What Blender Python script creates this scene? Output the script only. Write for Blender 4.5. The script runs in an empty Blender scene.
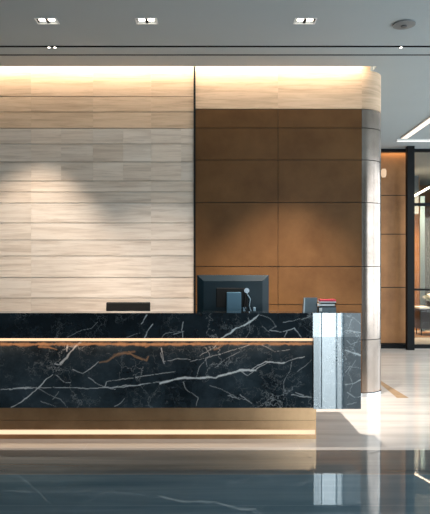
import bpy, bmesh, math, random
import numpy as np
from mathutils import Vector, Matrix
random.seed(7); np.random.seed(7)
S = bpy.context.scene
C = S.collection
PI = math.pi

# ------------------------------------------------------------------ camera, world, daylight, exposure
F_PX, CAM_Z = 609.0, 1.5
cam_d = bpy.data.cameras.new('camera')
cam = bpy.data.objects.new('camera', cam_d); C.objects.link(cam)
cam.location = (0, 0, CAM_Z); cam.rotation_euler = (PI/2, 0, 0)
cam_d.sensor_width = 36; cam_d.sensor_fit = 'AUTO'
cam_d.lens = 36*F_PX/514; cam_d.shift_y = 15/514
cam_d.clip_end = 200
S.camera = cam

S.view_settings.view_transform = 'Standard'; S.view_settings.look = 'None'
S.view_settings.gamma = 1; S.view_settings.use_curve_mapping = False
S.view_settings.exposure = 0.08

w = bpy.data.worlds.new('world'); S.world = w; w.use_nodes = True
w.node_tree.nodes['Background'].inputs[0].default_value = (.62, .78, .9, 1)
w.node_tree.nodes['Background'].inputs[1].default_value = 1.2

S.cycles.use_denoising = True
S.cycles.max_bounces = 8; S.cycles.diffuse_bounces = 4; S.cycles.glossy_bounces = 6
S.cycles.sample_clamp_indirect = 8.0
S.cycles.caustics_reflective = True

def area(name, loc, sx, sy, radiance, col, rot, spread=180):
    l = bpy.data.lights.new(name, 'AREA'); l.shape = 'RECTANGLE'
    l.size = sx; l.size_y = sy; l.energy = radiance*PI*sx*sy; l.color = col
    l.spread = math.radians(spread)
    o = bpy.data.objects.new(name, l); C.objects.link(o)
    o.location = loc; o.rotation_euler = rot
    return o
DAY = (.86, .94, 1.0)
# daylight outside the narrow glazed opening behind the camera, and outside the window bays on the right
for nm, xa, xb, rad in (('daylight_entrance_left', 2.17, 2.42, 19), ('daylight_entrance', 2.42, 2.77, 29), ('daylight_entrance_right', 2.77, 2.92, 21), ('added_veil_light', 2.93, 3.45, 3.2)):  # last entry is an added light for the grey veil on the end panel
    area(nm, ((xa+xb)/2, -3.25, 1.95), xb-xa, 3.9, rad, (.76, .92, 1), (PI/2, 0, 0))
area('daylight_side', (7.35, 6.4, 1.9), 3.6, 11.2, 3.3, DAY, (0, PI/2, 0))

def spot(name, loc, target, watts, col, angle, blend=.5, size=.03):
    l = bpy.data.lights.new(name, 'SPOT'); l.energy = watts; l.color = col
    l.spot_size = math.radians(angle); l.spot_blend = blend; l.shadow_soft_size = size
    o = bpy.data.objects.new(name, l); C.objects.link(o); o.location = loc
    o.rotation_euler = (Vector(target)-Vector(loc)).to_track_quat('-Z', 'Y').to_euler()
    return o

# ------------------------------------------------------------------ materials
def new_mat(name):
    m = bpy.data.materials.new(name); m.use_nodes = True
    nt = m.node_tree
    return m, nt, nt.nodes['Principled BSDF']
def plain(name, col, rough=.5, metal=0., noise=.0, scale=20, emis=None, estr=0, coat=0, ior=1.5, stretch=(1, 1, 1), bump=0):
    m, nt, b = new_mat(name)
    b.inputs['Base Color'].default_value = (*col, 1); b.inputs['Roughness'].default_value = rough
    b.inputs['Metallic'].default_value = metal; b.inputs['IOR'].default_value = ior
    b.inputs['Coat Weight'].default_value = coat
    tc = nt.nodes.new('ShaderNodeTexCoord'); mp = nt.nodes.new('ShaderNodeMapping')
    mp.inputs['Scale'].default_value = stretch
    n = nt.nodes.new('ShaderNodeTexNoise'); n.inputs['Scale'].default_value = scale; n.inputs['Detail'].default_value = 5
    nt.links.new(tc.outputs['Object'], mp.inputs[0]); nt.links.new(mp.outputs[0], n.inputs['Vector'])
    mr = nt.nodes.new('ShaderNodeMapRange'); mr.inputs[1].default_value = .3; mr.inputs[2].default_value = .7
    mr.inputs[3].default_value = 1-noise; mr.inputs[4].default_value = 1+noise
    nt.links.new(n.outputs[0], mr.inputs[0])
    mx = nt.nodes.new('ShaderNodeMix'); mx.data_type = 'RGBA'; mx.blend_type = 'MULTIPLY'; mx.inputs[0].default_value = 1
    mx.inputs[6].default_value = (*col, 1); nt.links.new(mr.outputs[0], mx.inputs[7])
    nt.links.new(mx.outputs[2], b.inputs['Base Color'])
    if bump:
        bp = nt.nodes.new('ShaderNodeBump'); bp.inputs['Strength'].default_value = bump; bp.inputs['Distance'].default_value = .01
        nt.links.new(n.outputs[0], bp.inputs['Height']); nt.links.new(bp.outputs[0], b.inputs['Normal'])
    if emis:
        b.inputs['Emission Color'].default_value = (*emis, 1); b.inputs['Emission Strength'].default_value = estr
    return m

def nodes(nt):
    def N(t, **kw):
        n = nt.nodes.new(t)
        for k, v in kw.items(): setattr(n, k, v)
        return n
    return N, nt.links.new

def travertine():
    m, nt, b = new_mat('travertine'); N, L = nodes(nt)
    tc = N('ShaderNodeTexCoord'); at = N('ShaderNodeAttribute', attribute_name='tone')
    sep = N('ShaderNodeSeparateColor'); L(at.outputs['Color'], sep.inputs[0])
    off = N('ShaderNodeCombineXYZ'); mu = N('ShaderNodeMath', operation='MULTIPLY'); mu.inputs[1].default_value = 40
    L(sep.outputs[1], mu.inputs[0]); L(mu.outputs[0], off.inputs[0]); L(mu.outputs[0], off.inputs[1])
    ad = N('ShaderNodeVectorMath', operation='ADD'); L(tc.outputs['Object'], ad.inputs[0]); L(off.outputs[0], ad.inputs[1])
    mp = N('ShaderNodeMapping'); mp.inputs['Scale'].default_value = (.9, 1, 14); L(ad.outputs[0], mp.inputs[0])
    n1 = N('ShaderNodeTexNoise'); n1.inputs['Scale'].default_value = 1.6; n1.inputs['Detail'].default_value = 8; n1.inputs['Roughness'].default_value = .62; n1.inputs['Distortion'].default_value = .5
    L(mp.outputs[0], n1.inputs['Vector'])
    rp = N('ShaderNodeValToRGB'); e = rp.color_ramp.elements
    e[0].position = .25; e[0].color = (.50, .42, .35, 1); e[1].position = .74; e[1].color = (.80, .73, .66, 1)
    x = rp.color_ramp.elements.new(.46); x.color = (.69, .61, .53, 1)
    x = rp.color_ramp.elements.new(.55); x.color = (.76, .69, .61, 1)
    L(n1.outputs[0], rp.inputs[0])
    # tiny pits in lines
    mp2 = N('ShaderNodeMapping'); mp2.inputs['Scale'].default_value = (3, 1, 60); L(ad.outputs[0], mp2.inputs[0])
    n2 = N('ShaderNodeTexNoise'); n2.inputs['Scale'].default_value = 2.2; n2.inputs['Detail'].default_value = 4; L(mp2.outputs[0], n2.inputs['Vector'])
    r2 = N('ShaderNodeMapRange'); r2.inputs[1].default_value = .30; r2.inputs[2].default_value = .42; r2.inputs[3].default_value = .85; r2.inputs[4].default_value = 1
    L(n2.outputs[0], r2.inputs[0])
    m1 = N('ShaderNodeMix', data_type='RGBA', blend_type='MULTIPLY'); m1.inputs[0].default_value = 1
    L(rp.outputs[0], m1.inputs[6]); L(r2.outputs[0], m1.inputs[7])
    # block tone
    m2 = N('ShaderNodeMix', data_type='RGBA', blend_type='MULTIPLY'); m2.inputs[0].default_value = 1
    tn = N('ShaderNodeMapRange'); tn.inputs[3].default_value = .90; tn.inputs[4].default_value = 1.05
    L(sep.outputs[0], tn.inputs[0]); L(m1.outputs[2], m2.inputs[6]); L(tn.outputs[0], m2.inputs[7])
    # honey coloured courses
    m3 = N('ShaderNodeMix', data_type='RGBA', blend_type='MULTIPLY'); m3.inputs[7].default_value = (.95, .74, .55, 1)
    L(sep.outputs[2], m3.inputs[0]); L(m2.outputs[2], m3.inputs[6])
    L(m3.outputs[2], b.inputs['Base Color'])
    b.inputs['Roughness'].default_value = .55
    bp = N('ShaderNodeBump'); bp.inputs['Strength'].default_value = .25; bp.inputs['Distance'].default_value = .004
    L(n2.outputs[0], bp.inputs['Height']); L(bp.outputs[0], b.inputs['Normal'])
    return m

def black_marble(name, lift=1.0):
    m, nt, b = new_mat(name); N, L = nodes(nt)
    tc = N('ShaderNodeTexCoord'); at = N('ShaderNodeAttribute', attribute_name='vein')
    sep = N('ShaderNodeSeparateColor'); L(at.outputs['Color'], sep.inputs[0])
    n0 = N('ShaderNodeTexNoise'); n0.inputs['Scale'].default_value = 1.7; n0.inputs['Detail'].default_value = 6; n0.inputs['Roughness'].default_value = .7
    L(tc.outputs['Object'], n0.inputs['Vector'])
    rp = N('ShaderNodeValToRGB'); e = rp.color_ramp.elements
    e[0].position = .35; e[0].color = (.006*lift, .009*lift, .012*lift, 1); e[1].position = .72; e[1].color = (.05*lift, .072*lift, .088*lift, 1)
    L(n0.outputs[0], rp.inputs[0])
    # crackle veins: distorted voronoi edge distance, broken by noise
    nd = N('ShaderNodeTexNoise'); nd.inputs['Scale'].default_value = 4; nd.inputs['Detail'].default_value = 7; nd.inputs['Roughness'].default_value = .68
    L(tc.outputs['Object'], nd.inputs['Vector'])
    sc = N('ShaderNodeVectorMath', operation='SCALE'); sc.inputs['Scale'].default_value = .55; L(nd.outputs['Color'], sc.inputs[0])
    ad = N('ShaderNodeVectorMath', operation='ADD'); L(tc.outputs['Object'], ad.inputs[0]); L(sc.outputs[0], ad.inputs[1])
    def crack(scale, w, strength, mscale, lo, hi):
        v = N('ShaderNodeTexVoronoi', feature='DISTANCE_TO_EDGE'); v.inputs['Scale'].default_value = scale
        L(ad.outputs[0], v.inputs['Vector'])
        r = N('ShaderNodeMapRange'); r.inputs[1].default_value = 0; r.inputs[2].default_value = w; r.inputs[3].default_value = strength; r.inputs[4].default_value = 0
        L(v.outputs['Distance'], r.inputs[0])
        mm = N('ShaderNodeTexNoise'); mm.inputs['Scale'].default_value = mscale; mm.inputs['Detail'].default_value = 3
        L(ad.outputs[0], mm.inputs['Vector'])
        q = N('ShaderNodeMapRange'); q.inputs[1].default_value = lo; q.inputs[2].default_value = hi
        L(mm.outputs[0], q.inputs[0])
        k = N('ShaderNodeMath', operation='MULTIPLY'); L(r.outputs[0], k.inputs[0]); L(q.outputs[0], k.inputs[1])
        return k
    a = crack(2.6, .016, .40, 1.8, .47, .62); c = crack(8, .035, .18, 3.0, .48, .62)
    s1 = N('ShaderNodeMath', operation='ADD'); L(a.outputs[0], s1.inputs[0]); L(c.outputs[0], s1.inputs[1])
    s2 = N('ShaderNodeMath', operation='ADD'); s2.use_clamp = True; L(s1.outputs[0], s2.inputs[0]); L(sep.outputs[0], s2.inputs[1])
    mx = N('ShaderNodeMix', data_type='RGBA'); L(s2.outputs[0], mx.inputs[0]); L(rp.outputs[0], mx.inputs[6]); mx.inputs[7].default_value = (.80, .81, .80, 1)
    # rusty gold veins, plus LED glow painted along the panel's top edge
    mg = N('ShaderNodeMix', data_type='RGBA'); L(sep.outputs[1], mg.inputs[0]); L(mx.outputs[2], mg.inputs[6]); mg.inputs[7].default_value = (.34, .20, .11, 1)
    L(mg.outputs[2], b.inputs['Base Color'])
    b.inputs['Roughness'].default_value = .012; b.inputs['IOR'].default_value = 1.6
    return m

def bronze(name, rough, col=(.34, .175, .068), metal=.75):
    m, nt, b = new_mat(name); N, L = nodes(nt)
    tc = N('ShaderNodeTexCoord')
    n0 = N('ShaderNodeTexNoise'); n0.inputs['Scale'].default_value = 2.2; n0.inputs['Detail'].default_value = 8; n0.inputs['Roughness'].default_value = .65
    L(tc.outputs['Object'], n0.inputs['Vector'])
    rp = N('ShaderNodeValToRGB'); e = rp.color_ramp.elements
    e[0].position = .3; e[0].color = (col[0]*.72, col[1]*.68, col[2]*.66, 1); e[1].position = .7; e[1].color = (col[0]*1.15, col[1]*1.16, col[2]*1.2, 1)
    L(n0.outputs[0], rp.inputs[0]); L(rp.outputs[0], b.inputs['Base Color'])
    n1 = N('ShaderNodeTexNoise'); n1.inputs['Scale'].default_value = 2; n1.inputs['Detail'].default_value = 2
    L(tc.outputs['Object'], n1.inputs['Vector'])
    mr = N('ShaderNodeMapRange'); mr.inputs[3].default_value = rough*.9; mr.inputs[4].default_value = rough*1.1
    L(n1.outputs[0], mr.inputs[0]); L(mr.outputs[0], b.inputs['Roughness'])
    b.inputs['Metallic'].default_value = metal
    return m

def floor_stone(name, c0, c1, cj, ior, rough, cross=True):
    m, nt, b = new_mat(name); N, L = nodes(nt)
    tc = N('ShaderNodeTexCoord')
    mp = N('ShaderNodeMapping'); mp.inputs['Scale'].default_value = (.22, 2.6, 1); L(tc.outputs['Object'], mp.inputs[0])
    n0 = N('ShaderNodeTexNoise'); n0.inputs['Scale'].default_value = 1.6; n0.inputs['Detail'].default_value = 8; n0.inputs['Roughness'].default_value = .6; n0.inputs['Distortion'].default_value = .8
    L(mp.outputs[0], n0.inputs['Vector'])
    rp = N('ShaderNodeValToRGB'); e = rp.color_ramp.elements
    e[0].position = .3; e[0].color = c0; e[1].position = .72; e[1].color = c1
    L(n0.outputs[0], rp.inputs[0])
    # joints: rows along X every .61 m, cross joints every 1.83 m
    sx = N('ShaderNodeSeparateXYZ'); L(tc.outputs['Object'], sx.inputs[0])
    def joint(out, off, size, w):
        a = N('ShaderNodeMath', operation='ADD'); a.inputs[1].default_value = off; L(out, a.inputs[0])
        p = N('ShaderNodeMath', operation='PINGPONG'); p.inputs[1].default_value = size/2; L(a.outputs[0], p.inputs[0])
        l = N('ShaderNodeMath', operation='LESS_THAN'); l.inputs[1].default_value = w; L(p.outputs[0], l.inputs[0])
        return l
    j1 = joint(sx.outputs[1], -4.52+6.1*4, .61, .004); j2 = joint(sx.outputs[0], -.72+18.3, 1.83, .0008)
    mxm = N('ShaderNodeMath', operation='MAXIMUM'); L(j1.outputs[0], mxm.inputs[0]); L(j2.outputs[0], mxm.inputs[1])
    mx = N('ShaderNodeMix', data_type='RGBA'); L(mxm.outputs[0] if cross else j1.outputs[0], mx.inputs[0]); L(rp.outputs[0], mx.inputs[6]); mx.inputs[7].default_value = cj
    L(mx.outputs[2], b.inputs['Base Color'])
    b.inputs['Roughness'].default_value = rough; b.inputs['IOR'].default_value = ior
    return m

M = {}
M['travertine'] = travertine()
M['marble'] = black_marble('black_marble'); M['marble_dark'] = black_marble('black_marble_fascia', .5)
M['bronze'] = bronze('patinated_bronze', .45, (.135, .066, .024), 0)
M['bronze'].node_tree.nodes['Principled BSDF'].inputs['Specular IOR Level'].default_value = .12; M['bronze_corner'] = bronze('polished_bronze', .2, (.36, .30, .25), .9)
M['bronze_plinth'] = bronze('brushed_bronze', .3, (.50, .29, .145), .7)
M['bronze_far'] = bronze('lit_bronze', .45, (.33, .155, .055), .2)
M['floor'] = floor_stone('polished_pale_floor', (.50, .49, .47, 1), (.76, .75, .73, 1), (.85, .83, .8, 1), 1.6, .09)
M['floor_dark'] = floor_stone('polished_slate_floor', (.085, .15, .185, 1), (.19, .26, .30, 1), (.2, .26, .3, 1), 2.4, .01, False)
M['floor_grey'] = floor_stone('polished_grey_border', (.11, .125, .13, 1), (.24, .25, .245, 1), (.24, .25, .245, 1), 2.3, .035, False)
M['tan_stone'] = plain('tan_floor_stone', (.50, .36, .23), .1, noise=.1, scale=12, ior=1.9)
M['ceiling'] = plain('ceiling_paint', (.34, .385, .395), .75, noise=.015, scale=2)
M['wall'] = plain('plaster', (.30, .31, .31), .8, noise=.03, scale=3)
M['dark_wall'] = plain('dark_plaster', (.10, .12, .14), .6, noise=.05, scale=3)
M['black'] = plain('matte_black', (.010, .010, .010), .6, noise=.1, ior=1.3)
M['black_metal'] = plain('black_metal', (.004, .005, .006), .5, metal=.0, noise=.1, ior=1.25)
M['mesh_fabric'] = plain('black_fabric', (.010, .010, .009), .85, noise=.25, scale=120, bump=.3)
M['leather'] = plain('dark_leather', (.03, .015, .01), .4, noise=.2, scale=30, bump=.2)
M['chrome'] = plain('brushed_steel', (.62, .66, .70), .22, metal=1., noise=.05)
M['steel_blue'] = plain('pale_steel', (.30, .42, .50), .35, metal=.5, noise=.06)
M['trim_white'] = plain('white_trim', (.80, .79, .76), .45, noise=.02)
M['led_warm'] = plain('warm_led', (.25, .2, .15), .5, emis=(1, .72, .42), estr=5)
M['led_soft'] = plain('soft_warm_led', (.04, .03, .02), .5, emis=(1, .70, .46), estr=.8)
M['led_plinth'] = plain('plinth_led', (.25, .2, .15), .5, emis=(1, .74, .50), estr=.85)
M['led_white'] = plain('white_led', (.9, .9, .9), .5, emis=(1, .95, .88), estr=.85)
M['lamp'] = plain('lamp_lens', (.9, .9, .9), .3, emis=(1, .86, .72), estr=9)
M['monitor'] = plain('dark_blue_plastic', (.004, .016, .024), .35, noise=.1, scale=8)
M['monitor'].node_tree.nodes['Principled BSDF'].inputs['Specular IOR Level'].default_value = .25
M['neck'] = plain('slate_blue_metal', (.06, .14, .20), .4, metal=.2)
M['screen'] = plain('black_glass_screen', (.004, .004, .005), .08)
M['teal'] = plain('slate_plastic', (.05, .085, .105), .4, noise=.08)
M['paper'] = plain('white_paper', (.80, .80, .78), .7, noise=.03)
M['red'] = plain('red_cover', (.75, .04, .08), .5, noise=.05)
M['acrylic'] = plain('frosted_acrylic', (.35, .45, .50), .2, noise=.04)
M['leaf'] = plain('pale_leaf', (.30, .34, .26), .5, noise=.3, scale=30)
M['petal'] = plain('pale_petal', (.72, .70, .66), .6, noise=.1, scale=30)
M['rug'] = plain('brown_rug', (.16, .09, .05), .95, noise=.3, scale=60)
M['curtain'] = plain('pale_blue_drape', (.34, .47, .56), .7, noise=.05, scale=40)
M['dark_wood'] = plain('dark_wood', (.018, .009, .006), .4, noise=.3, scale=6, stretch=(1, 1, 8))
def glass_mat():
    m, nt, b = new_mat('clear_glass')
    out = nt.nodes['Material Output']; nt.nodes.remove(b)
    t = nt.nodes.new('ShaderNodeBsdfTransparent'); t.inputs[0].default_value = (.93, .95, .95, 1)
    g = nt.nodes.new('ShaderNodeBsdfGlossy'); g.inputs['Roughness'].default_value = .01
    fr = nt.nodes.new('ShaderNodeFresnel'); fr.inputs[0].default_value = 1.18
    mx = nt.nodes.new('ShaderNodeMixShader')
    nt.links.new(fr.outputs[0], mx.inputs[0]); nt.links.new(t.outputs[0], mx.inputs[1]); nt.links.new(g.outputs[0], mx.inputs[2])
    nt.links.new(mx.outputs[0], out.inputs[0]); return m
M['glass'] = glass_mat()

# ------------------------------------------------------------------ mesh helpers
def box(bm, x0, x1, y0, y1, z0, z1, bev=0, seg=2):
    vs = [bm.verts.new(p) for p in ((x0,y0,z0),(x1,y0,z0),(x1,y1,z0),(x0,y1,z0),(x0,y0,z1),(x1,y0,z1),(x1,y1,z1),(x0,y1,z1))]
    fs = [bm.faces.new([vs[i] for i in q]) for q in ((0,3,2,1),(4,5,6,7),(0,1,5,4),(1,2,6,5),(2,3,7,6),(3,0,4,7))]
    if bev:
        es = list({e for f in fs for e in f.edges})
        bmesh.ops.bevel(bm, geom=es, offset=bev, segments=seg, affect='EDGES', profile=.5)
def cyl(bm, p0, p1, r0, r1=None, n=20):
    r1 = r0 if r1 is None else r1
    p0, p1 = Vector(p0), Vector(p1); d = p1-p0
    q = d.to_track_quat('Z', 'Y').to_matrix().to_4x4()
    bmesh.ops.create_cone(bm, cap_ends=True, segments=n, radius1=r0, radius2=r1, depth=d.length,
                          matrix=Matrix.Translation((p0+p1)/2) @ q)
def tube(bm, pts, r, n=8):
    pts = [Vector(p) for p in pts]; rings = []
    for i, p in enumerate(pts):
        t = (pts[min(i+1, len(pts)-1)]-pts[max(i-1, 0)]).normalized()
        a = t.orthogonal().normalized() if i == 0 else (rings_a - t*rings_a.dot(t)).normalized()
        rings_a = a; b = t.cross(a)
        rings.append([bm.verts.new(p+(a*math.cos(2*PI*k/n)+b*math.sin(2*PI*k/n))*r) for k in range(n)])
    for i in range(len(rings)-1):
        for k in range(n): bm.faces.new((rings[i][k], rings[i][(k+1)%n], rings[i+1][(k+1)%n], rings[i+1][k]))
    bm.faces.new(rings[0][::-1]); bm.faces.new(rings[-1])
def lathe(bm, prof, n=24, c=(0, 0, 0)):
    rings = [[bm.verts.new((c[0]+r*math.cos(2*PI*k/n), c[1]+r*math.sin(2*PI*k/n), c[2]+z)) for k in range(n)] for r, z in prof]
    for i in range(len(rings)-1):
        for k in range(n): bm.faces.new((rings[i][k], rings[i][(k+1)%n], rings[i+1][(k+1)%n], rings[i+1][k]))
    bm.faces.new(rings[0][::-1]); bm.faces.new(rings[-1])
def obj(name, bm, m, parent=None, smooth=False):
    me = bpy.data.meshes.new(name); bmesh.ops.recalc_face_normals(bm, faces=bm.faces); bm.to_mesh(me); bm.free()
    o = bpy.data.objects.new(name, me); C.objects.link(o); me.materials.append(M[m] if isinstance(m, str) else m)
    if smooth:
        for p in me.polygons: p.use_smooth = True
        me.set_sharp_from_angle(angle=math.radians(40))
    if parent:
        o.parent = parent; o.matrix_parent_inverse = Matrix.Translation(-Vector(parent.location))
    return o
def boxo(name, m, dims, parent=None, bev=0):
    bm = bmesh.new(); box(bm, *dims, bev=bev); return obj(name, bm, m, parent)
def struct(o, label=None):
    o['kind'] = 'structure'
    if label: o['label'] = label
    return o
def thing(name, label, cat, loc=(0, 0, 0), group=None):
    o = bpy.data.objects.new(name, None); C.objects.link(o); o.location = loc; o.empty_display_size = .1
    o['label'] = label; o['category'] = cat
    if group: o['group'] = group
    return o
def tag(o, label, cat, group=None):
    o['label'] = label; o['category'] = cat
    if group: o['group'] = group
    return o
def copy_tree(o, delta, parent=None):
    c = o.copy(); C.objects.link(c)
    if parent is None: c.location = o.location + Vector(delta)
    else:
        c.parent = parent; c.matrix_parent_inverse = o.matrix_parent_inverse.copy()
    for ch in [x for x in C.objects if x.parent == o and x is not c]: copy_tree(ch, delta, c)
    return c
def cells(bm, xs, ys, hole, z0, z1):
    for i in range(len(xs)-1):
        for j in range(len(ys)-1):
            if not hole((xs[i]+xs[i+1])/2, (ys[j]+ys[j+1])/2):
                box(bm, xs[i], xs[i+1], ys[j], ys[j+1], z0, z1)

# ------------------------------------------------------------------ room shell
H = 3.92                       # ceiling
XL, XR, YB, YF = -5.0, 7.0, -3.0, 17.0
WY = 7.306                     # face of the stone / bronze wall
DLY = 5.87; DLX = (-1.62, -.66, .868)
T1, T2 = 6.535, 6.79           # two black ceiling tracks

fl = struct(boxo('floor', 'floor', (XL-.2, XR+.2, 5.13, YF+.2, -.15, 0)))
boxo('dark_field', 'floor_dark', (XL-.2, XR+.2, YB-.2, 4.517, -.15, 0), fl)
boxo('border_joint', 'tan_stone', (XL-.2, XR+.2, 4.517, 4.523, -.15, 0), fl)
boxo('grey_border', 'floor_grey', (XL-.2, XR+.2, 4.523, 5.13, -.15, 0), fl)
bm = bmesh.new()
hs = [(XL, XR, T1-.022, T1+.022), (XL, XR, T2-.016, T2+.016), (XL, 1.90, 7.17, WY+.02)]
ADDED_DL = ((3.9, 7.9), (4.2, 9.4), (4.6, 10.6))  # unseen downlights added to brighten the pale floor on the right
for x, y in [(x, DLY) for x in DLX]+list(ADDED_DL): hs.append((x-.10, x+.10, y-.065, y+.065))
xs = sorted({XL-.2, XR+.2, 4.0} | {v for h in hs for v in h[:2]}); ys = sorted({YB-.2, YF+.2} | {v for h in hs for v in h[2:]})
cells(bm, xs, ys, lambda x, y: any(a < x < b and c < y < d for a, b, c, d in hs), H, H+.08)
struct(obj('ceiling', bm, 'ceiling'))
# cover over the cove slot and the tracks
bm = bmesh.new(); box(bm, XL-.2, 2.2, 6.98, 7.75, H+.35, H+.40); box(bm, XL-.2, 2.2, 7.0, 7.03, H+.08, H+.35)
box(bm, 2.17, 2.2, 7.03, 7.75, H+.08, H+.35)
struct(obj('trim_1', bm, 'trim_white'), 'white plaster housing of the ceiling cove')
for k, (yy, hw) in enumerate(((T1, .022), (T2, .016))):
    bm = bmesh.new()
    box(bm, XL, XR, yy-hw, yy+hw, H+.055, H+.07)
    box(bm, XL, XR, yy-hw, yy-hw+.004, H-.001, H+.055); box(bm, XL, XR, yy+hw-.004, yy+hw, H-.001, H+.055)
    struct(obj('trim_%d' % (k+2), bm, 'black'), 'thin black recessed ceiling track')
struct(boxo('wall_left', 'wall', (XL-.2, XL, YB-.2, YF+.2, 0, H)))
# right wall with tall window bays; mostly glazed
bm = bmesh.new()
box(bm, XR, XR+.2, YB-.2, YF+.2, 3.7, H); box(bm, XR, XR+.2, YB-.2, YF+.2, 0, .12)
yy = [YB-.2, .9, 6.05, 6.2, 8.7, 8.85, 11.35, 11.4, 11.9, YF+.2]
for i in range(0, len(yy), 2): box(bm, XR, XR+.2, yy[i], yy[i+1], .12, 3.7)
struct(obj('wall_right', bm, 'wall'))
# rear wall, one tall glazed opening
OX0, OX1 = 2.22, 3.40
bm = bmesh.new()
box(bm, XL-.2, OX0, YB-.2, YB, 0, H); box(bm, OX1, XR+.2, YB-.2, YB, 0, H); box(bm, OX0, OX1, YB-.2, YB, 3.85, H)
struct(obj('wall_rear', bm, 'dark_wall'))
bm = bmesh.new()
for x, hw in ((2.425, .007), (2.77, .007), (2.925, .010)): box(bm, x-hw, x+hw, YB-.12, YB-.04, 0, 3.85)
struct(obj('window_2', bm, 'steel_blue'), 'slim dark mullions of the tall glazed entrance')
struct(boxo('wall_far', 'bronze_far', (XL-.2, XR+.2, YF, YF+.2, 0, H)))

# stone wall of long travertine courses
def px2z(y, D=WY): return CAM_Z - (y-272)*D/F_PX
def px2x(x, D=WY): return (x-215)*D/F_PX
courses = [62, 96.4, 112, 128.3, 144, 162, 181, 192, 203, 223, 240, 256, 277.5, 298, 316, 334, 352, 370, 388, 397]
joints = [px2x(v) for v in (-160, -92, -30, 31, 93, 151)]
def stone_blocks(name, x0, x1, y0, courses, honey_rows, m='travertine', gapz=.004, gapx=.0006):
    verts, faces, tones = [], [], []
    bm = bmesh.new(); lay = bm.faces.layers.int.new('id'); n = 0; tone = []
    for r in range(len(courses)-1):
        zt, zb = px2z(courses[r]), px2z(courses[r+1])
        if r == 0: zt = H+.3
        if r == len(courses)-2: zb = 0
        js = [x0]+[j for j in joints if x0+.1 < j < x1-.1]+[x1]
        if 3 <= r <= 5: js = sorted(js+[j+.36 for j in js[1:-1] if j+.36 < x1-.1])
        elif r > 5: js = [x0]+[j for j in joints if x0+.1 < j < x1-.1][1::2]+[x1]
        for i in range(len(js)-1):
            dy = random.uniform(0, .0012)
            k0 = len(bm.faces)
            box(bm, js[i]+(gapx if i else 0), js[i+1]-gapx, y0+dy, y0+.05, zb+gapz, zt-gapz)
            bm.faces.ensure_lookup_table()
            t = random.random()
            for f in bm.faces[k0:]: f[lay] = n
            hny = 1.0 if r in honey_rows else (random.uniform(.28, .45) if r < 8 else random.uniform(.10, .22))
            tone.append((t, random.random(), hny)); n += 1
    k0 = len(bm.faces); box(bm, x0, x1, y0+.03, y0+.25, 0, H+.3); bm.faces.ensure_lookup_table()
    for f in bm.faces[k0:]: f[lay] = n
    tone.append((-2.5, .5, 0))
    ids = None
    me_name = name; o = obj(name, bm, m); me = o.data
    ids = [0]*len(me.polygons); me.attributes['id'].data.foreach_get('value', ids)
    ca = me.color_attributes.new('tone', 'FLOAT_COLOR', 'CORNER')
    for p in me.polygons:
        for li in p.loop_indices: ca.data[li].color = (*tone[ids[p.index]], 1)
    return o
XB0 = px2x(195.3)      # left edge of bronze wall
struct(stone_blocks('wall_back', XL, XB0-.018, WY, courses, (0, 1, 2)), 'pale banded travertine wall of long courses')
struct(boxo('trim_4', 'black', (XB0-.02, XB0+.0, WY-.012, WY+.2, 0, H+.3)), 'dark vertical reveal between stone and bronze')

# bronze wall with rounded corner. core + panels
R = .30; XC = 1.762; YEND = 10.6
root = struct(boxo('wall_middle', 'black', (XB0, XC, WY+.02, YEND, 0, H+.3)), 'bronze clad wall with a rounded corner')
bm = bmesh.new()
def curve_ring(r, n=20):  # profile points round the corner, centre (XC, WY+R)
    return [(XC+r*math.sin(a), WY+R-r*math.cos(a)) for a in [PI/2*k/n for k in range(n+1)]]
def curved_panel(bm, z0, z1, r=R, thick=.02, ext=None):
    pts = curve_ring(r); inn = curve_ring(r-thick)
    if ext: pts = pts+[(XC+r, ext)]; inn = inn+[(XC+r-thick, ext)]
    vs = [[bm.verts.new((p[0], p[1], z)) for p in pts] for z in (z0, z1)]
    vi = [[bm.verts.new((p[0], p[1], z)) for p in inn] for z in (z0, z1)]
    n = len(pts)
    for k in range(n-1):
        bm.faces.new((vs[0][k], vs[0][k+1], vs[1][k+1], vs[1][k])); bm.faces.new((vi[0][k+1], vi[0][k], vi[1][k], vi[1][k+1]))
        bm.faces.new((vs[1][k], vs[1][k+1], vi[1][k+1], vi[1][k])); bm.faces.new((vs[0][k+1], vs[0][k], vi[0][k], vi[0][k+1]))
    for k in (0, n-1): bm.faces.new((vs[0][k], vs[1][k], vi[1][k], vi[0][k]))
curved_panel(bm, 0, H+.3, R-.018, .03, YEND)
obj('core', bm, 'black', root, smooth=True)
zj = [px2z(v) for v in (109, 128, 160, 202.5, 266.5, 340)] + [.05]
xjs = [XB0+.002, px2x(278), XC]
g = .004
for r in range(len(zj)-1):
    zt, zb = zj[r], zj[r+1]
    for i in range(2):
        if r == 4:   # lower field has one more joint left of the pier
            zm = px2z(304.5)
            boxo('wall_panel', 'bronze', (xjs[i]+g*.6, xjs[i+1]-g*.6, WY, WY+.02, zm+g, zt-g), root)
            boxo('wall_panel', 'bronze', (xjs[i]+g*.6, xjs[i+1]-g*.6, WY, WY+.02, zb+g, zm-g), root)
        else:
            boxo('wall_panel', 'bronze', (xjs[i]+g*.6, xjs[i+1]-g*.6, WY, WY+.02, zb+g, zt-g), root)
    bm = bmesh.new(); curved_panel(bm, zb+g, zt-g, R, .018, YEND)
    c = obj('corner_panel', bm, 'bronze_corner', root, smooth=True)
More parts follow.
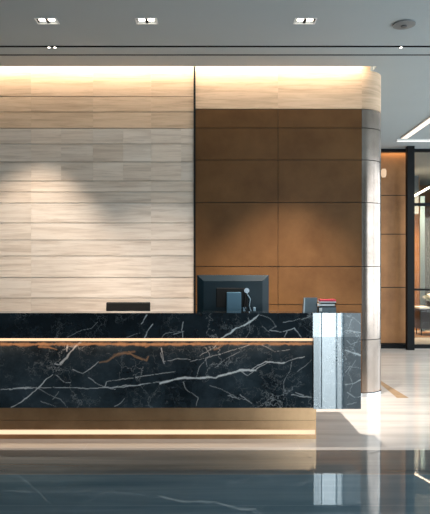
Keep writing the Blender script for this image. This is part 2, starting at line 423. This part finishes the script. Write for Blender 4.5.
# travertine band over the bronze
def toned(o, t):
    ca = o.data.color_attributes.new('tone', 'FLOAT_COLOR', 'CORNER')
    for d in ca.data: d.color = (*t, 1)
for i in range(2):
    o = boxo('stone_band', 'travertine', (xjs[i]+.001, xjs[i+1]-.001, WY, WY+.02, zj[0]+g, H+.3), root); toned(o, (.7, .2+.3*i, 1))
bm = bmesh.new(); curved_panel(bm, zj[0]+g, H+.3, R, .018, YEND); o = obj('stone_band', bm, 'travertine', root, smooth=True); toned(o, (.3, .9, 1))
bm = bmesh.new(); curved_panel(bm, 0, .045, R+.006, .02, YEND); box(bm, XB0, XC, WY-.006, WY+.02, 0, .045)
obj('skirting', bm, 'chrome', root, smooth=True)
bm = bmesh.new(); box(bm, XC+R-.07, XC+R-.01, WY+.06, WY+.11, .03, .075, .005)   # small dark foot at the pier's corner
bm.free()

# tan inlay strip in the floor
inl = bmesh.new(); vs = [inl.verts.new(p) for p in ((2.167, 7.25, .0006), (2.31, 7.25, .0006), (2.29, 8.1, .0006), (2.29, 12.0, .0006), (2.21, 12.0, .0006), (2.21, 8.1, .0006))]
inl.faces.new(vs)
struct(obj('trim_5', inl, 'tan_stone'), 'tan stone inlay strip in the pale floor')

# ------------------------------------------------------------------ far glazed partition
FY = 11.98
# bronze clad wall left of the post
x0f, x1f = 1.9, 3.90
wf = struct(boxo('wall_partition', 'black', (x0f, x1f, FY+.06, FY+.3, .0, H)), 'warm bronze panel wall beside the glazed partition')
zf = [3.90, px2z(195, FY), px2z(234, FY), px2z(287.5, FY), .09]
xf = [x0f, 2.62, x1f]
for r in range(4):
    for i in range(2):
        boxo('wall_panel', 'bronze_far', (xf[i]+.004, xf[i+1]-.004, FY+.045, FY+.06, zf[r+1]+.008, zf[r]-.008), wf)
struct(boxo('baseboard_far', 'black_metal', (x0f, XR, FY-.03, FY+.045, 0, .075)))
struct(boxo('trim_6', 'black_metal', (x0f, XR, FY-.03, FY+.045, H-.06, H)), 'black head rail of the partition')
win = struct(thing('window_1', 'black framed glass partition on the right', 'window', (3.87, 11.8, 0)))
del win['category']
boxo('post', 'black_metal', (3.69, 3.83, 11.68, 11.80, 0, H), win, bev=.004)
boxo('frame_rail', 'black_metal', (3.83, XR, FY-.01, FY+.03, px2z(204.5, FY)-.03, px2z(204.5, FY)+.03), win)
boxo('frame_rail', 'black_metal', (3.83, XR, FY-.01, FY+.03, px2z(289.5, FY)-.02, px2z(289.5, FY)+.02), win)
boxo('pane', 'glass', (3.90, XR, FY+.006, FY+.014, .075, H-.06), win)

# inner room seen through the glass
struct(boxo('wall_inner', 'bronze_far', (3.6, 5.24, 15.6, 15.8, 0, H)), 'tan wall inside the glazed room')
struct(boxo('trim_7', 'dark_wall', (3.6, 5.12, 15.3, 15.45, px2z(214, 15.3), px2z(168, 15.3))), 'grey bulkhead inside the glazed room')
bm = bmesh.new()
n = 60
for s in range(2): pass
pts = [(5.15+.10*k/n, 15.25+.03*math.sin(k*.9)) for k in range(n+1)]
vs = [[bm.verts.new((x, y, z)) for x, y in pts] for z in (.02, 3.4)]
vb = [[bm.verts.new((x, y+.015, z)) for x, y in pts] for z in (.02, 3.4)]
for k in range(n):
    bm.faces.new((vs[0][k], vs[0][k+1], vs[1][k+1], vs[1][k])); bm.faces.new((vb[0][k+1], vb[0][k], vb[1][k], vb[1][k+1]))
    bm.faces.new((vs[1][k], vs[1][k+1], vb[1][k+1], vb[1][k])); bm.faces.new((vs[0][k], vb[0][k], vb[0][k+1], vs[0][k+1]))
for k in (0, n): bm.faces.new((vs[0][k], vs[1][k], vb[1][k], vb[0][k]))
tag(obj('curtain', bm, 'curtain', smooth=True), 'pale blue grey drape hanging behind the glass partition', 'curtain')
struct(boxo('wall_inner.001', 'dark_wall', (5.28, 6.9, 15.6, 15.8, 0, 2.9)), 'dark wall beside the drape inside the glazed room')

# sideboard/lounge chair behind glass
D2 = 14.3
def fx(x, D): return (x-215)*D/F_PX
def fz(y, D): return CAM_Z-(y-272)*D/F_PX
sb = thing('sideboard', 'dark wood sideboard with pale top behind the glass partition', 'sideboard', (5.4, D2, 0))
X0 = fx(420, D2)
boxo('cabinet_body', 'dark_wood', (X0, X0+1.2, D2, D2+.45, .16, fz(309, D2)), sb, bev=.006)
boxo('top', 'trim_white', (X0-.01, X0+1.21, D2-.01, D2+.46, fz(309, D2), fz(307, D2)), sb, bev=.004)
for i in range(2):
    dr = boxo('door', 'dark_wood', (X0+.01+.595*i, X0+.595+.595*i, D2-.012, D2+.002, .18, fz(309, D2)-.02), sb, bev=.003)
    bm = bmesh.new(); cyl(bm, (X0+.54+.12*i, D2-.03, .38), (X0+.54+.12*i, D2-.03, .52), .006); h = obj('handle', bm, 'chrome'); h.parent = dr
for lx in (X0+.05, X0+1.15):
    for ly in (D2+.05, D2+.40):
        bm = bmesh.new(); cyl(bm, (lx, ly, .012), (lx, ly, .165), .012, .018); obj('leg', bm, 'black_metal', sb)
tag(boxo('rug', 'rug', (3.95, 6.6, D2-.35, D2+.9, .0, .012), bev=.004), 'brown rug under the sideboard behind the glass', 'rug')
zt = fz(307, D2)
vp = thing('potted_plant', 'pot of pale leaves and blossoms on the sideboard behind the glass', 'plant', (X0+.3, D2+.2, zt))
bm = bmesh.new(); lathe(bm, [(.05, 0), (.08, .03), (.09, .12), (.075, .16), (.065, .16)], c=(X0+.3, D2+.2, zt)); obj('pot', bm, 'dark_wood', vp, smooth=True)
for kind, cnt in (('leaf', 16), ('petal', 9)):
    bm = bmesh.new()
    for k in range(cnt):
        a = random.uniform(0, 2*PI); ln = random.uniform(.18, .36); el = random.uniform(.35, 1.1)
        d = Vector((math.cos(a)*math.cos(el), math.sin(a)*math.cos(el), math.sin(el)))
        b0 = Vector((X0+.3, D2+.2, zt+.13)); s = d.cross(Vector((0, 0, 1))).normalized()
        up = Vector((0, 0, 1)); wd = .035 if kind == 'leaf' else .05
        t0 = 0.0 if kind == 'leaf' else .6
        prof = [(t0, .15), (t0+(1-t0)*.3, .9), (t0+(1-t0)*.6, 1), (1, .08)]
        rows = []
        for t, wv in prof:
            c = b0+d*ln*t-up*(ln*t*t*.35)
            rows.append([bm.verts.new(c-s*wd*wv), bm.verts.new(c+up*.008), bm.verts.new(c+s*wd*wv), bm.verts.new(c-up*.006)])
        for i in range(3):
            for q in range(4): bm.faces.new((rows[i][q], rows[i][(q+1)%4], rows[i+1][(q+1)%4], rows[i+1][q]))
        bm.faces.new(rows[0]); bm.faces.new(rows[-1][::-1])
        if kind == 'petal': tube(bm, [b0, b0+d*ln*.35, b0+d*ln*.62-up*(ln*.13)], .004, 5)
    obj('foliage' if kind == 'leaf' else 'blossom', bm, kind, vp)
# slanting white handrail/cove line inside the glazed room
bm = bmesh.new(); a = Vector((fx(411, 14.6), 14.6, fz(198, 14.6))); b = Vector((fx(436, 14.6), 14.6, fz(184, 14.6)))
tube(bm, [a, (a+b)/2, b], .025, 8)
tag(obj('linear_light', bm, 'led_white'), 'slanting white light bar high inside the glazed room', 'ceiling light')
area('inner_room_light', (4.9, 14.6, 3.7), .9, .9, 60, (1, .70, .42), (math.radians(8), 0, 0), 100)
area('partition_cove', (3.1, FY-.02, H-.07), 1.6, .05, 9, (1, .62, .28), (math.radians(12), 0, 0))
# sconce on the far bronze wall beside the pier
sc = thing('wall_sconce', 'small glowing sconce on the far bronze wall beside the rounded pier', 'wall lamp', (fx(383, FY), FY+.045, fz(174, FY)))
bm = bmesh.new(); cyl(bm, (fx(383, FY), FY+.05, fz(174, FY)), (fx(383, FY), FY-.03, fz(174, FY)), .03); obj('bracket', bm, 'bronze_plinth', sc)
bm = bmesh.new(); lathe(bm, [(.035, -.07), (.05, -.03), (.05, .06), (.035, .09)], c=(fx(383, FY), FY-.05, fz(174, FY))); obj('shade', bm, 'led_soft', sc, smooth=True)
# white light lines framing the ceiling coffer on the right
cf = thing('linear_light', 'thin white light line running across the ceiling near the partition', 'ceiling light', (5.0, 11.13, H))
boxo('housing', 'trim_white', (3.32, XR, 11.10, 11.16, H-.03, H), cf); boxo('diffuser', 'led_white', (3.33, XR-.01, 11.098, 11.158, H-.034, H-.030), cf)
cf = thing('linear_light', 'pale warm light strip running along the right side of the ceiling', 'ceiling light', (3.4, 9.0, H))
boxo('housing', 'trim_white', (3.34, 3.46, 6.95, 10.95, H-.02, H), cf)
boxo('diffuser', plain('peach_led', (.9, .8, .7), .5, emis=(1, .86, .74), estr=.72), (3.345, 3.455, 6.955, 10.945, H-.024, H-.020), cf)

# ------------------------------------------------------------------ reception desk
DY = 5.40
def vein_field(X, Z, lines):
    v = np.zeros_like(X)
    for pts, wd, st in lines:
        P = [((x-215)*5.42/F_PX, CAM_Z-(y-272)*5.42/F_PX) for x, y in pts]
        # resample with a natural wobble
        Q = []
        for (ax, az), (bx, bz) in zip(P[:-1], P[1:]):
            k = max(2, int(math.hypot(bx-ax, bz-az)/.02))
            for i in range(k):
                t = i/k; Q.append((ax+(bx-ax)*t+random.gauss(0, .002), az+(bz-az)*t+random.gauss(0, .002)))
        Q.append(P[-1])
        w0 = wd*.5/112.0
        for i, (a, b) in enumerate(zip(Q[:-1], Q[1:])):
            ww = w0*(.55+.9*abs(math.sin(i*.37+wd*3))*random.uniform(.6, 1.1)); pad = ww*3
            sel = np.where((X > min(a[0], b[0])-pad) & (X < max(a[0], b[0])+pad) & (Z > min(a[1], b[1])-pad) & (Z < max(a[1], b[1])+pad))
            if not len(sel[0]): continue
            x, z = X[sel], Z[sel]; dx, dz = b[0]-a[0], b[1]-a[1]; l2 = dx*dx+dz*dz+1e-9
            t = np.clip(((x-a[0])*dx+(z-a[1])*dz)/l2, 0, 1)
            d = np.hypot(x-a[0]-t*dx, z-a[1]-t*dz)
            v[sel] = np.maximum(v[sel], min(1, st*1.3)*np.clip(1.5-d/ww, 0, 1)*(.75+.25*random.random()))
    return v
WHITE = [
 ([(0,390),(12,389),(30,388),(40,388.5),(60,388),(85,389),(104,388),(118,388),(135,386),(150,383.5),(165,382),(178,379),(190,378.5),(205,377.5),(215,378),(228,374),(236,372),(246,371),(252,371)], .55, .6),
 ([(8,390),(20,388.5),(32,388.5)], .9, .75),
 ([(160,383.5),(175,380),(185,378),(198,379),(207,377.5),(216,378),(226,374.5),(236,372.5),(242,370.5),(256,371)], 1.5, .85),
 ([(230,374),(240,370),(250,371),(258,366),(266,362),(274,363),(285,363)], .8, .7),
 ([(240,371),(248,376),(256,370),(262,366),(270,362),(282,364),(290,361),(305,357)], .55, .6),
 ([(10,408),(20,403),(30,395),(38,388),(44,381),(52,375)], .8, .7),
 ([(60,364),(66,358),(70,352),(76,346),(80,343)], 1.4, .6),
 ([(54,364),(60,365.5),(66,358)], .7, .6), ([(66,352),(67,345)], 1.2, .45),
 ([(36,388),(50,396),(60,400),(67,408)], .4, .4), ([(40,402),(55,407)], .4, .35), ([(58,392),(52,400)], .35, .35),
 ([(72,370),(82,374),(90,369),(98,362)], .6, .5), ([(88,378),(96,384),(104,388)], .5, .5), ([(56,376),(64,383),(70,383)], .5, .45),
 ([(104,388),(106,382),(120,380),(135,378),(148,376),(160,374),(175,372)], .5, .5),
 ([(112,388),(125,386),(140,386)], .8, .55), ([(105,388),(115,390)], .7,.6),
 ([(114,407),(120,404),(124,399)], .5, .45),
 ([(142,324),(147,315)], .9, .6), ([(145,337),(149,329),(153,324)], .8, .6), ([(126,337),(140,333)], .35, .3),
 ([(80,331),(92,328),(98,322)], .3, .35), ([(68,337),(80,331)], .3, .35), ([(162,337),(166,333),(180,331)], .4, .35),
 ([(183,322),(182,330),(183,337)], .6, .5), ([(174,334),(184,331)], .5, .4),
 ([(160,353),(163,362),(170,361),(178,359),(190,360)], .5, .45), ([(161,348),(164,364)], .7, .45),
 ([(221,338),(230,333),(236,328),(244,325),(252,320),(258,315)], 1.1, .85), ([(232,330),(246,324),(256,318)], .8, .8),
 ([(206,348),(210,356),(200,366),(196,378)], .35, .4), ([(205,358),(208,372)], .35, .35), ([(200,356),(215,347),(222,338)], .4, .45),
 ([(190,362),(215,356),(235,350),(250,345)], .45, .4), ([(215,368),(228,358),(240,352)], .4, .35),
 ([(183,382),(186,390),(198,398),(196,407)], .45, .4), ([(210,386),(222,390),(235,397),(250,402)], .4, .35), ([(228,396),(240,400)],.6,.45),
 ([(270,330),(280,332),(288,330),(294,328),(301,337)], .6, .6), ([(287,330),(284,337)], .6, .5), ([(248,318),(250,330),(246,337)], .4, .3),
 ([(283,322),(296,320),(304,318),(312,316)], .45, .45), ([(258,314),(270,318),(276,326),(268,331),(262,326)], .35, .35),
 ([(292,362),(290,372),(284,382),(284,400)], .35, .35), ([(292,395),(300,397),(312,398)], .9, .55), ([(296,393),(304,396)], 1., .5),
 ([(298,372),(306,366),(312,360)], .4, .4), ([(240,395),(246,400),(252,404)], .5, .5), ([(262,345),(275,352),(290,350)], .35, .35),
 ([(345,330),(352,331),(360,332)], .6, .5), ([(345,350),(352,352),(360,355)], 1.0, .7), ([(346,316),(354,318),(360,324)], .5, .45),
 ([(345,384),(353,383),(361,379)], .8, .5), ([(345,372),(350,366),(360,368)], .4, .4), ([(347,392),(354,397),(360,396)], .6, .5),
 ([(346,340),(350,344),(360,341)], .4, .4), ([(347,404),(356,402)], .5, .4), ([(352,317),(349,326),(346,333)], .4, .45), ([(355,360),(348,372),(352,384),(347,398)], .35, .4),
]
GOLD_AND_GLOW = [
 ([(99,363),(106,362),(112,358),(118,354),(130,354),(138,358),(146,361),(148,357)], 1.2, .6),
 ([(106,362),(114,356),(124,353),(134,352)], 2.0, .4), ([(128,352),(134,357),(142,360)], .9, .8),
 ([(38,347),(48,348),(56,350)], 1.3, .7), ([(0,344.3),(20,344.8),(40,344.4),(90,344),(140,344.6),(200,344),(260,343.6),(312,344)], 2.6, .85),  # the full-length band is groove LED glow painted into the stone
 ([(145,347),(150,345),(156,345)], 1.5, .6), ([(62,344),(72,346)], 2.0, .6), ([(215,350),(222,346)], 1.4, .4),
]
def marble_slab(name, m, x0, x1, y0, y1, z0, z1, parent, step=.005, gold=True):
    nx = int((x1-x0)/step); nz = max(2, int((z1-z0)/step))
    gx = np.linspace(x0, x1, nx+1); gz = np.linspace(z0, z1, nz+1)
    X, Z = np.meshgrid(gx, gz)
    V = np.stack([X.ravel(), np.full(X.size, y0), Z.ravel()], 1)
    idx = np.arange(X.size).reshape(X.shape)
    Fq = np.stack([idx[:-1, :-1].ravel(), idx[:-1, 1:].ravel(), idx[1:, 1:].ravel(), idx[1:, :-1].ravel()], 1)
    n = len(V); B = np.array([(x0,y0,z0),(x1,y0,z0),(x1,y0,z1),(x0,y0,z1),(x0,y1,z0),(x1,y1,z0),(x1,y1,z1),(x0,y1,z1)])
    V = np.vstack([V, B])
    FB = [(n+5,n+4,n+7,n+6),(n+0,n+4,n+5,n+1),(n+3,n+2,n+6,n+7),(n+1,n+5,n+6,n+2),(n+4,n+0,n+3,n+7)]
    me = bpy.data.meshes.new(name); me.from_pydata(V.tolist(), [], Fq.tolist()+FB); me.update()
    wv = vein_field(X, Z, WHITE).ravel(); gv = vein_field(X, Z, GOLD_AND_GLOW).ravel() if gold else np.zeros(X.size)
    ca = me.color_attributes.new('vein', 'FLOAT_COLOR', 'POINT'); col = np.zeros((len(V), 4), dtype=np.float32)
    col[:X.size, 0] = wv; col[:X.size, 1] = gv; col[:, 3] = 1
    ca.data.foreach_set('color', col.ravel())
    me.materials.append(M[m]); o = bpy.data.objects.new(name, me); C.objects.link(o); o.parent = parent
    o.matrix_parent_inverse = Matrix.Translation(-Vector(parent.location)); return o
desk = thing('reception_desk', 'long black marble reception desk with white veins and warm light lines', 'reception desk', (-.8, 5.75, 0))
DX0, DX1 = -3.6, 1.294
XE = .875                                  # left edge of the end panel
zT, zG, zB = 1.136, .912, .285
boxo_led = .0
marble_slab('front_panel', 'marble', DX0, XE, DY+.045, DY+.075, zB, zG-.004, desk)
marble_slab('counter_fascia', 'marble_dark', DX0, XE, DY, DY+.03, zG, zT, desk, gold=False)
marble_slab('end_panel', 'marble', XE, DX1, DY, DY+.075, zB, zT, desk, gold=False)
boxo('countertop', 'marble_dark', (DX0, DX1, DY+.0305, DY+.28, zT-.03, zT-.001), desk)
boxo('groove_back', 'black', (DX0, XE, DY+.0755, DY+.09, zG-.05, zT-.03), desk)
boxo('light_strip', 'led_soft', (DX0, XE-.003, DY+.032, DY+.0445, zG-.028, zG-.005), desk)
area('desk_groove_light', ((DX0+XE)/2, DY+.020, zG-.006), XE-DX0-.02, .018, 26, (1, .60, .36), (math.radians(18), 0, 0))
boxo('carcass', 'dark_wood', (DX0, DX1-.01, DY+.09, DY+.27, zB+.005, zT-.031), desk)
wd_ = thing('worktop', 'dark wood worktop behind the black marble counter, mostly hidden by it', 'worktop', (-.8, 6.0, 0))
boxo('top', 'dark_wood', (DX0, DX1-.041, DY+.29, DY+1.0, .72, .75), wd_, bev=.003)
for x_ in (-3.0, -.9, .8): boxo('panel_leg', 'dark_wood', (x_, x_+.04, DY+.62, DY+.98, 0, .72), wd_)
# plinth
PY = DY+.075
pl = boxo('plinth', 'bronze_plinth', (DX0, .91, PY, PY+.5, .0, .166), desk)
boxo('plinth_panel', 'bronze_plinth', (DX0, .91, PY+.002, PY+.5, .1685, zB-.001), desk)
boxo('plinth_light', 'led_plinth', (DX0, .90, PY-.006, PY+.001, .042, .082), desk)
area('plinth_glow', (-1.45, PY-.012, .06), 4.6, .035, 1.2, (1, .68, .4), (math.radians(75), 0, 0))

# monitor, back to the camera
MY = 6.05
mx0, mx1 = fx(197, MY), fx(269, MY); mzt = fz(275, MY); mzb = mzt-.42; mc = (mx0+mx1)/2
mon = thing('computer_monitor', 'dark blue computer monitor seen from behind on the reception desk', 'monitor', (mc, MY, .75))
bm = bmesh.new()
o_ = [(mx0, mzb), (mx1, mzb), (mx1, mzt), (mx0, mzt)]
i1 = [(mx0+.065, mzb+.05), (mx1-.065, mzb+.05), (mx1-.065, mzt-.06), (mx0+.065, mzt-.06)]
r0 = [bm.verts.new((x, MY+.045, z)) for x, z in o_]; r1 = [bm.verts.new((x, MY+.03, z)) for x, z in o_]
r2 = [bm.verts.new((x, MY-.005, z)) for x, z in i1]
bm.faces.new(r0)
for a_, b_ in ((r0, r1), (r1, r2)):
    for k in range(4): bm.faces.new((a_[k], a_[(k+1)%4], b_[(k+1)%4], b_[k]))
bm.faces.new(r2[::-1])
hs_ = obj('housing', bm, 'monitor', mon)
boxo('screen', 'screen', (mx0+.012, mx1-.012, MY+.0455, MY+.048, mzb+.02, mzt-.012), mon)
nx0, nx1 = fx(226.5, MY), fx(243, MY)
boxo('vesa_mount', 'black', (nx0-.10, nx1+.05, MY-.02, MY-.0055, mzb+.10, fz(288, MY)), mon, bev=.004)
boxo('stand_neck', 'neck', (nx0, nx1-.02, MY-.055, MY-.021, .77, fz(292, MY)), mon, bev=.006)
boxo('stand_base', 'neck', (mc-.13, mc+.13, MY-.15, MY+.10, .75, .77), mon, bev=.006)
bm = bmesh.new(); cyl(bm, (fx(246.5, MY), MY-.0055, fz(290.5, MY)), (fx(246.5, MY), MY-.035, fz(290.5, MY)), .026); obj('cable_clip', bm, 'chrome', mon)
for a_, b_ in ((245, 247), (250, 252)):
    bm = bmesh.new()
    tube(bm, [(fx(246, MY), MY-.03, fz(292, MY)), (fx(a_, MY), MY-.04, fz(299, MY)), (fx(b_-3, MY), MY-.035, fz(306, MY)), (fx(b_, MY), MY-.03, fz(314, MY)), (fx(b_, MY), MY-.02, .9), (mc+.06, MY-.05, .775)], .006)
    obj('cable', bm, 'black' if a_ == 245 else 'steel_blue', mon, smooth=True)
for px_, w_ in ((243, 3), (253, 2.5)):
    boxo('cable_plug', 'steel_blue', (fx(px_, MY), fx(px_+w_, MY), MY-.035, MY-.0055, fz(312, MY), fz(307, MY)), mon, bev=.003)
# keyboard on the worktop
kb = thing('keyboard', 'black keyboard on the worktop behind the marble counter', 'keyboard', (mc, 6.29, .75))
bm = bmesh.new(); box(bm, mc-.2, mc+.2, 6.22, 6.36, .75, .762, .003)
obj('case', bm, 'black', kb)
bm = bmesh.new()
for i in range(14):
    for j in range(4): box(bm, mc-.193+i*.0277, mc-.193+i*.0277+.022, 6.23+j*.031, 6.23+j*.031+.026, .7621, .767)
obj('keys', bm, 'black_metal', kb)

# counter objects at the right: slate display stand, box of leaflets
CY = DY+.14; cz = zT-.001
st = thing('display_stand', 'slate grey angled display stand on the counter left of the leaflets', 'stand', (fx(310, CY), CY, cz))
bm = bmesh.new()
a0, a1 = fx(304, CY), fx(317, CY); zt_ = fz(297.5, CY)
def prism(bm, pts, y0, y1):
    f = [bm.verts.new((x, y0, z)) for x, z in pts]; b = [bm.verts.new((x, y1, z)) for x, z in pts]
    bm.faces.new(f); bm.faces.new(b[::-1])
    for k in range(len(pts)): bm.faces.new((f[k], b[k], b[(k+1)%len(pts)], f[(k+1)%len(pts)]))
prism(bm, [(a0+.004, cz), (a1, cz), (a1, zt_), (a0+.006, zt_)], CY-.006, CY+.006); obj('panel', bm, 'teal', st)
bm = bmesh.new(); prism(bm, [(a0-.008, cz), (a0+.006, cz), (a0+.008, zt_-.003), (a0+.001, zt_-.003)], CY-.012, CY+.05); obj('edge', bm, 'acrylic', st)
boxo('foot', 'teal', (a0+.004, a1, CY+.0065, CY+.06, cz, cz+.008), st)
bx0, bx1 = fx(318, CY), fx(335, CY)
tr = thing('leaflet_box', 'small slate box on the counter holding leaflets', 'box', ((bx0+bx1)/2, CY, cz))
zb_ = fz(307, CY)
bm = bmesh.new(); box(bm, bx0, bx1, CY-.05, CY-.045, cz, zb_); box(bm, bx0, bx1, CY+.05, CY+.055, cz, zb_); box(bm, bx0, bx0+.004, CY-.045, CY+.05, cz, zb_); box(bm, bx1-.004, bx1, CY-.045, CY+.05, cz, zb_); box(bm, bx0+.004, bx1-.004, CY-.045, CY+.05, zb_-.006, zb_-.001)
obj('shell', bm, 'teal', tr)
boxo('label_plate', 'paper', (bx0+.002, bx0+.028, CY-.052, CY-.050, cz+.01, zb_-.006), tr)
z = zb_
for k, (m_, h_, dx, lab) in enumerate((('black', .012, .012, 'black booklet lying on the slate box under white leaflets'),
                                    ('paper', .018, -.012, 'white leaflet pile on top of the black booklet on the counter'),
                                    ('black', .012, .02, 'black notebook between the white leaflets and the red booklet'),
                                    ('paper', .010, 0, 'thin white pad just under the red booklet on the counter'),
                                    ('red', .018, .004, 'red booklet topmost on the pile at the counter end'))):
    bk = thing('booklet', lab, 'booklet', ((bx0+bx1)/2, CY, z), 'booklets piled at the counter end')
    o = boxo('pages', 'paper', (bx0+dx+.004, bx1+min(dx, 0)-.003, CY-.045, CY+.045, z+.0015, z+h_-.002), bk)
    bm = bmesh.new(); box(bm, bx0+dx, bx1+min(dx, 0), CY-.048, CY+.048, z, z+.0015); box(bm, bx0+dx, bx1+min(dx, 0), CY-.048, CY+.048, z+h_-.002, z+h_)
    box(bm, bx0+dx, bx1+min(dx, 0), CY-.0495, CY-.048, z, z+h_)
    obj('cover', bm, m_, bk)
    z += h_

# office chair, only its back shows over the counter
OY = 6.55
cx = fx(128, OY); ct = fz(302.3, OY); chw = (fx(150, OY)-fx(106, OY))/2
ch = thing('office_chair', 'black office chair whose flat back shows above the counter', 'chair', (cx, OY-.2, 0))
boxo('backrest', 'mesh_fabric', (cx-chw, cx+chw, OY-.0, OY+.05, .56, ct), ch, bev=.012)
boxo('seat', 'mesh_fabric', (cx-.24, cx+.24, OY-.35+.40, OY+.46, .44, .51), ch, bev=.02)
bm = bmesh.new(); tube(bm, [(cx, OY+.3, .44), (cx, OY+.12, .42), (cx, OY+.0, .46), (cx, OY-.03, .60), (cx, OY-.02, .75)], .02); obj('back_support', bm, 'black_metal', ch, smooth=True)
bm = bmesh.new(); cyl(bm, (cx, OY+.25, .10), (cx, OY+.25, .45), .025); obj('gas_lift', bm, 'chrome', ch, smooth=True)
for k in range(5):
    a = 2*PI*k/5+.3; ex, ey = cx+.27*math.cos(a), OY+.25+.27*math.sin(a)
    bm = bmesh.new(); tube(bm, [(cx, OY+.25, .12), (ex, ey, .085)], .018); lg = obj('leg', bm, 'black_metal', ch)
    bm = bmesh.new(); cyl(bm, (ex-.012, ey, .029), (ex+.012, ey, .029), .028); tube(bm, [(ex, ey, .05), (ex, ey, .09)], .008); cst = obj('caster', bm, 'black'); cst.parent = lg; cst.matrix_parent_inverse = lg.matrix_parent_inverse.copy() if False else Matrix.Identity(4)
    cst.matrix_parent_inverse = Matrix.Identity(4)
for s_ in (-1, 1):
    bm = bmesh.new(); tube(bm, [(cx+s_*.22, OY+.3, .46), (cx+s_*.27, OY+.3, .5), (cx+s_*.27, OY+.3, .66)], .012); box(bm, cx+s_*.27-.03, cx+s_*.27+.03, OY+.12, OY+.38, .66, .68, .006)
    obj('armrest', bm, 'black_metal', ch)

# ------------------------------------------------------------------ ceiling fittings
labels = ['twin spot downlight at the far left of the ceiling', 'twin spot downlight in the ceiling between the left one and the bronze wall', 'twin spot downlight in the ceiling above the bronze wall']
def downlight(x):
    d = thing('downlight', '', 'ceiling light', (x, DLY, H), 'recessed twin downlights')
    bm = bmesh.new(); a, b, e = .1, .065, .006
    for q in ((x-a-e, x-a+.004, DLY-b-e, DLY+b+e), (x+a-.004, x+a+e, DLY-b-e, DLY+b+e), (x-a+.004, x+a-.004, DLY-b-e, DLY-b+.004), (x-a+.004, x+a-.004, DLY+b-.004, DLY+b+e)):
        box(bm, *q, H-.004, H-.0003)
    obj('trim_frame', bm, 'trim_white', d)
    bm = bmesh.new(); box(bm, x-a+.001, x+a-.001, DLY-b+.001, DLY+b-.001, H+.05, H+.075); box(bm, x-a+.001, x-a+.005, DLY-b+.001, DLY+b-.001, H, H+.05)
    box(bm, x+a-.005, x+a-.001, DLY-b+.001, DLY+b-.001, H, H+.05); box(bm, x-.012, x+.012, DLY-b+.001, DLY+b-.001, H+.005, H+.05)
    obj('housing', bm, 'black', d)
    for s_ in (-1, 1):
        bm = bmesh.new(); lathe(bm, [(.032, 0), (.031, .01), (.025, .028), (.01, .03)], c=(x+s_*.045, DLY, H+.008)); sp = obj('lamp', bm, 'lamp', d, smooth=True)
    return d
dl = downlight(DLX[0]); dl['label'] = labels[0]
for x, lab in zip(DLX[1:], labels[1:]):
    c = copy_tree(dl, (x-DLX[0], 0, 0)); c['label'] = lab
WARM = (1, .86, .74)
for x, wt in zip(DLX, (230, 400, 1150)):
    spot('downlight_beam', (x, DLY, H-.012), (x, DLY+1.0, 0), wt, WARM, 60, .9)
# small spots sitting in the first track
def track_spot(x):
    t = thing('track_spotlight', '', 'ceiling light', (x, T1, H), 'small spots in the black ceiling track')
    bm = bmesh.new(); box(bm, x-.02, x+.02, T1-.012, T1+.012, H+.02, H+.05); obj('adapter', bm, 'black_metal', t)
    bm = bmesh.new(); cyl(bm, (x, T1, H+.02), (x+.0, T1, H-.012), .016, .017); obj('barrel', bm, 'chrome', t, smooth=True)
    bm = bmesh.new(); cyl(bm, (x, T1, H-.0122), (x, T1, H-.014), .013); obj('lens', bm, 'lamp', t)
    return t
ts = track_spot(fx(49, T1)); ts['label'] = 'small bright spot in the black track at the left, aimed at the stone wall'
t2 = copy_tree(ts, (fx(55, T1)-fx(49, T1), 0, 0)); t2['label'] = 'small dimmer spot in the black track, right of the bright left spot'
t2 = copy_tree(ts, (fx(401, T1)-fx(49, T1), 0, 0)); t2['label'] = 'small spot in the black track at the right, past the rounded pier'
spot('track_beam', (-2.05, T1-.02, H-.02), (-2.2, T1+.02, 0), 330, (1, .87, .74), 73, .6, .02)

for (x, y), lab in zip(ADDED_DL, ('added unseen twin spot downlight over the aisle right of the rounded pier, nearest the desk', 'added unseen twin spot downlight over the aisle between the pier and the glass partition', 'added unseen twin spot downlight over the aisle closest to the glass partition')):
    c = copy_tree(dl, (x-DLX[0], y-DLY, 0)); c['label'] = lab
    spot('downlight_beam', (x, y, H-.012), (x-.5, y, 0), 170, (1, .88, .74), 130, 1.0)  # beams of the added fixtures
sm = thing('smoke_detector', 'flat grey round smoke detector in the ceiling at the right', 'smoke detector', (fx(404, 5.94), 5.94, H))
bm = bmesh.new(); lathe(bm, [(.085, 0), (.11, -.004), (.108, -.014), (.06, -.02), (.02, -.021)], c=(fx(404, 5.94), 5.94, H), n=32); obj('base_plate', bm, plain('grey_plastic', (.16, .17, .17), .5), sm, smooth=True)
bm = bmesh.new(); lathe(bm, [(.03, -.0212), (.028, -.030), (.01, -.032)], c=(fx(404, 5.94), 5.94, H)); obj('sensor', bm, plain('dark_grey_plastic', (.08, .08, .08), .5), sm, smooth=True)

# cove strip above the stone wall
CVX1 = 1.84
bm = bmesh.new(); box(bm, XL+.05, CVX1, 7.08, 7.14, H+.085, H+.105); lens = None
tag(obj('light_strip', bm, 'led_warm'), 'hidden warm light strip in the ceiling cove above the wall', 'light strip')
area('cove_light', ((XL+CVX1)/2, 7.215, H+.10), CVX1-XL-.1, .05, 42, (1, .85, .69), (math.radians(16), 0, 0))
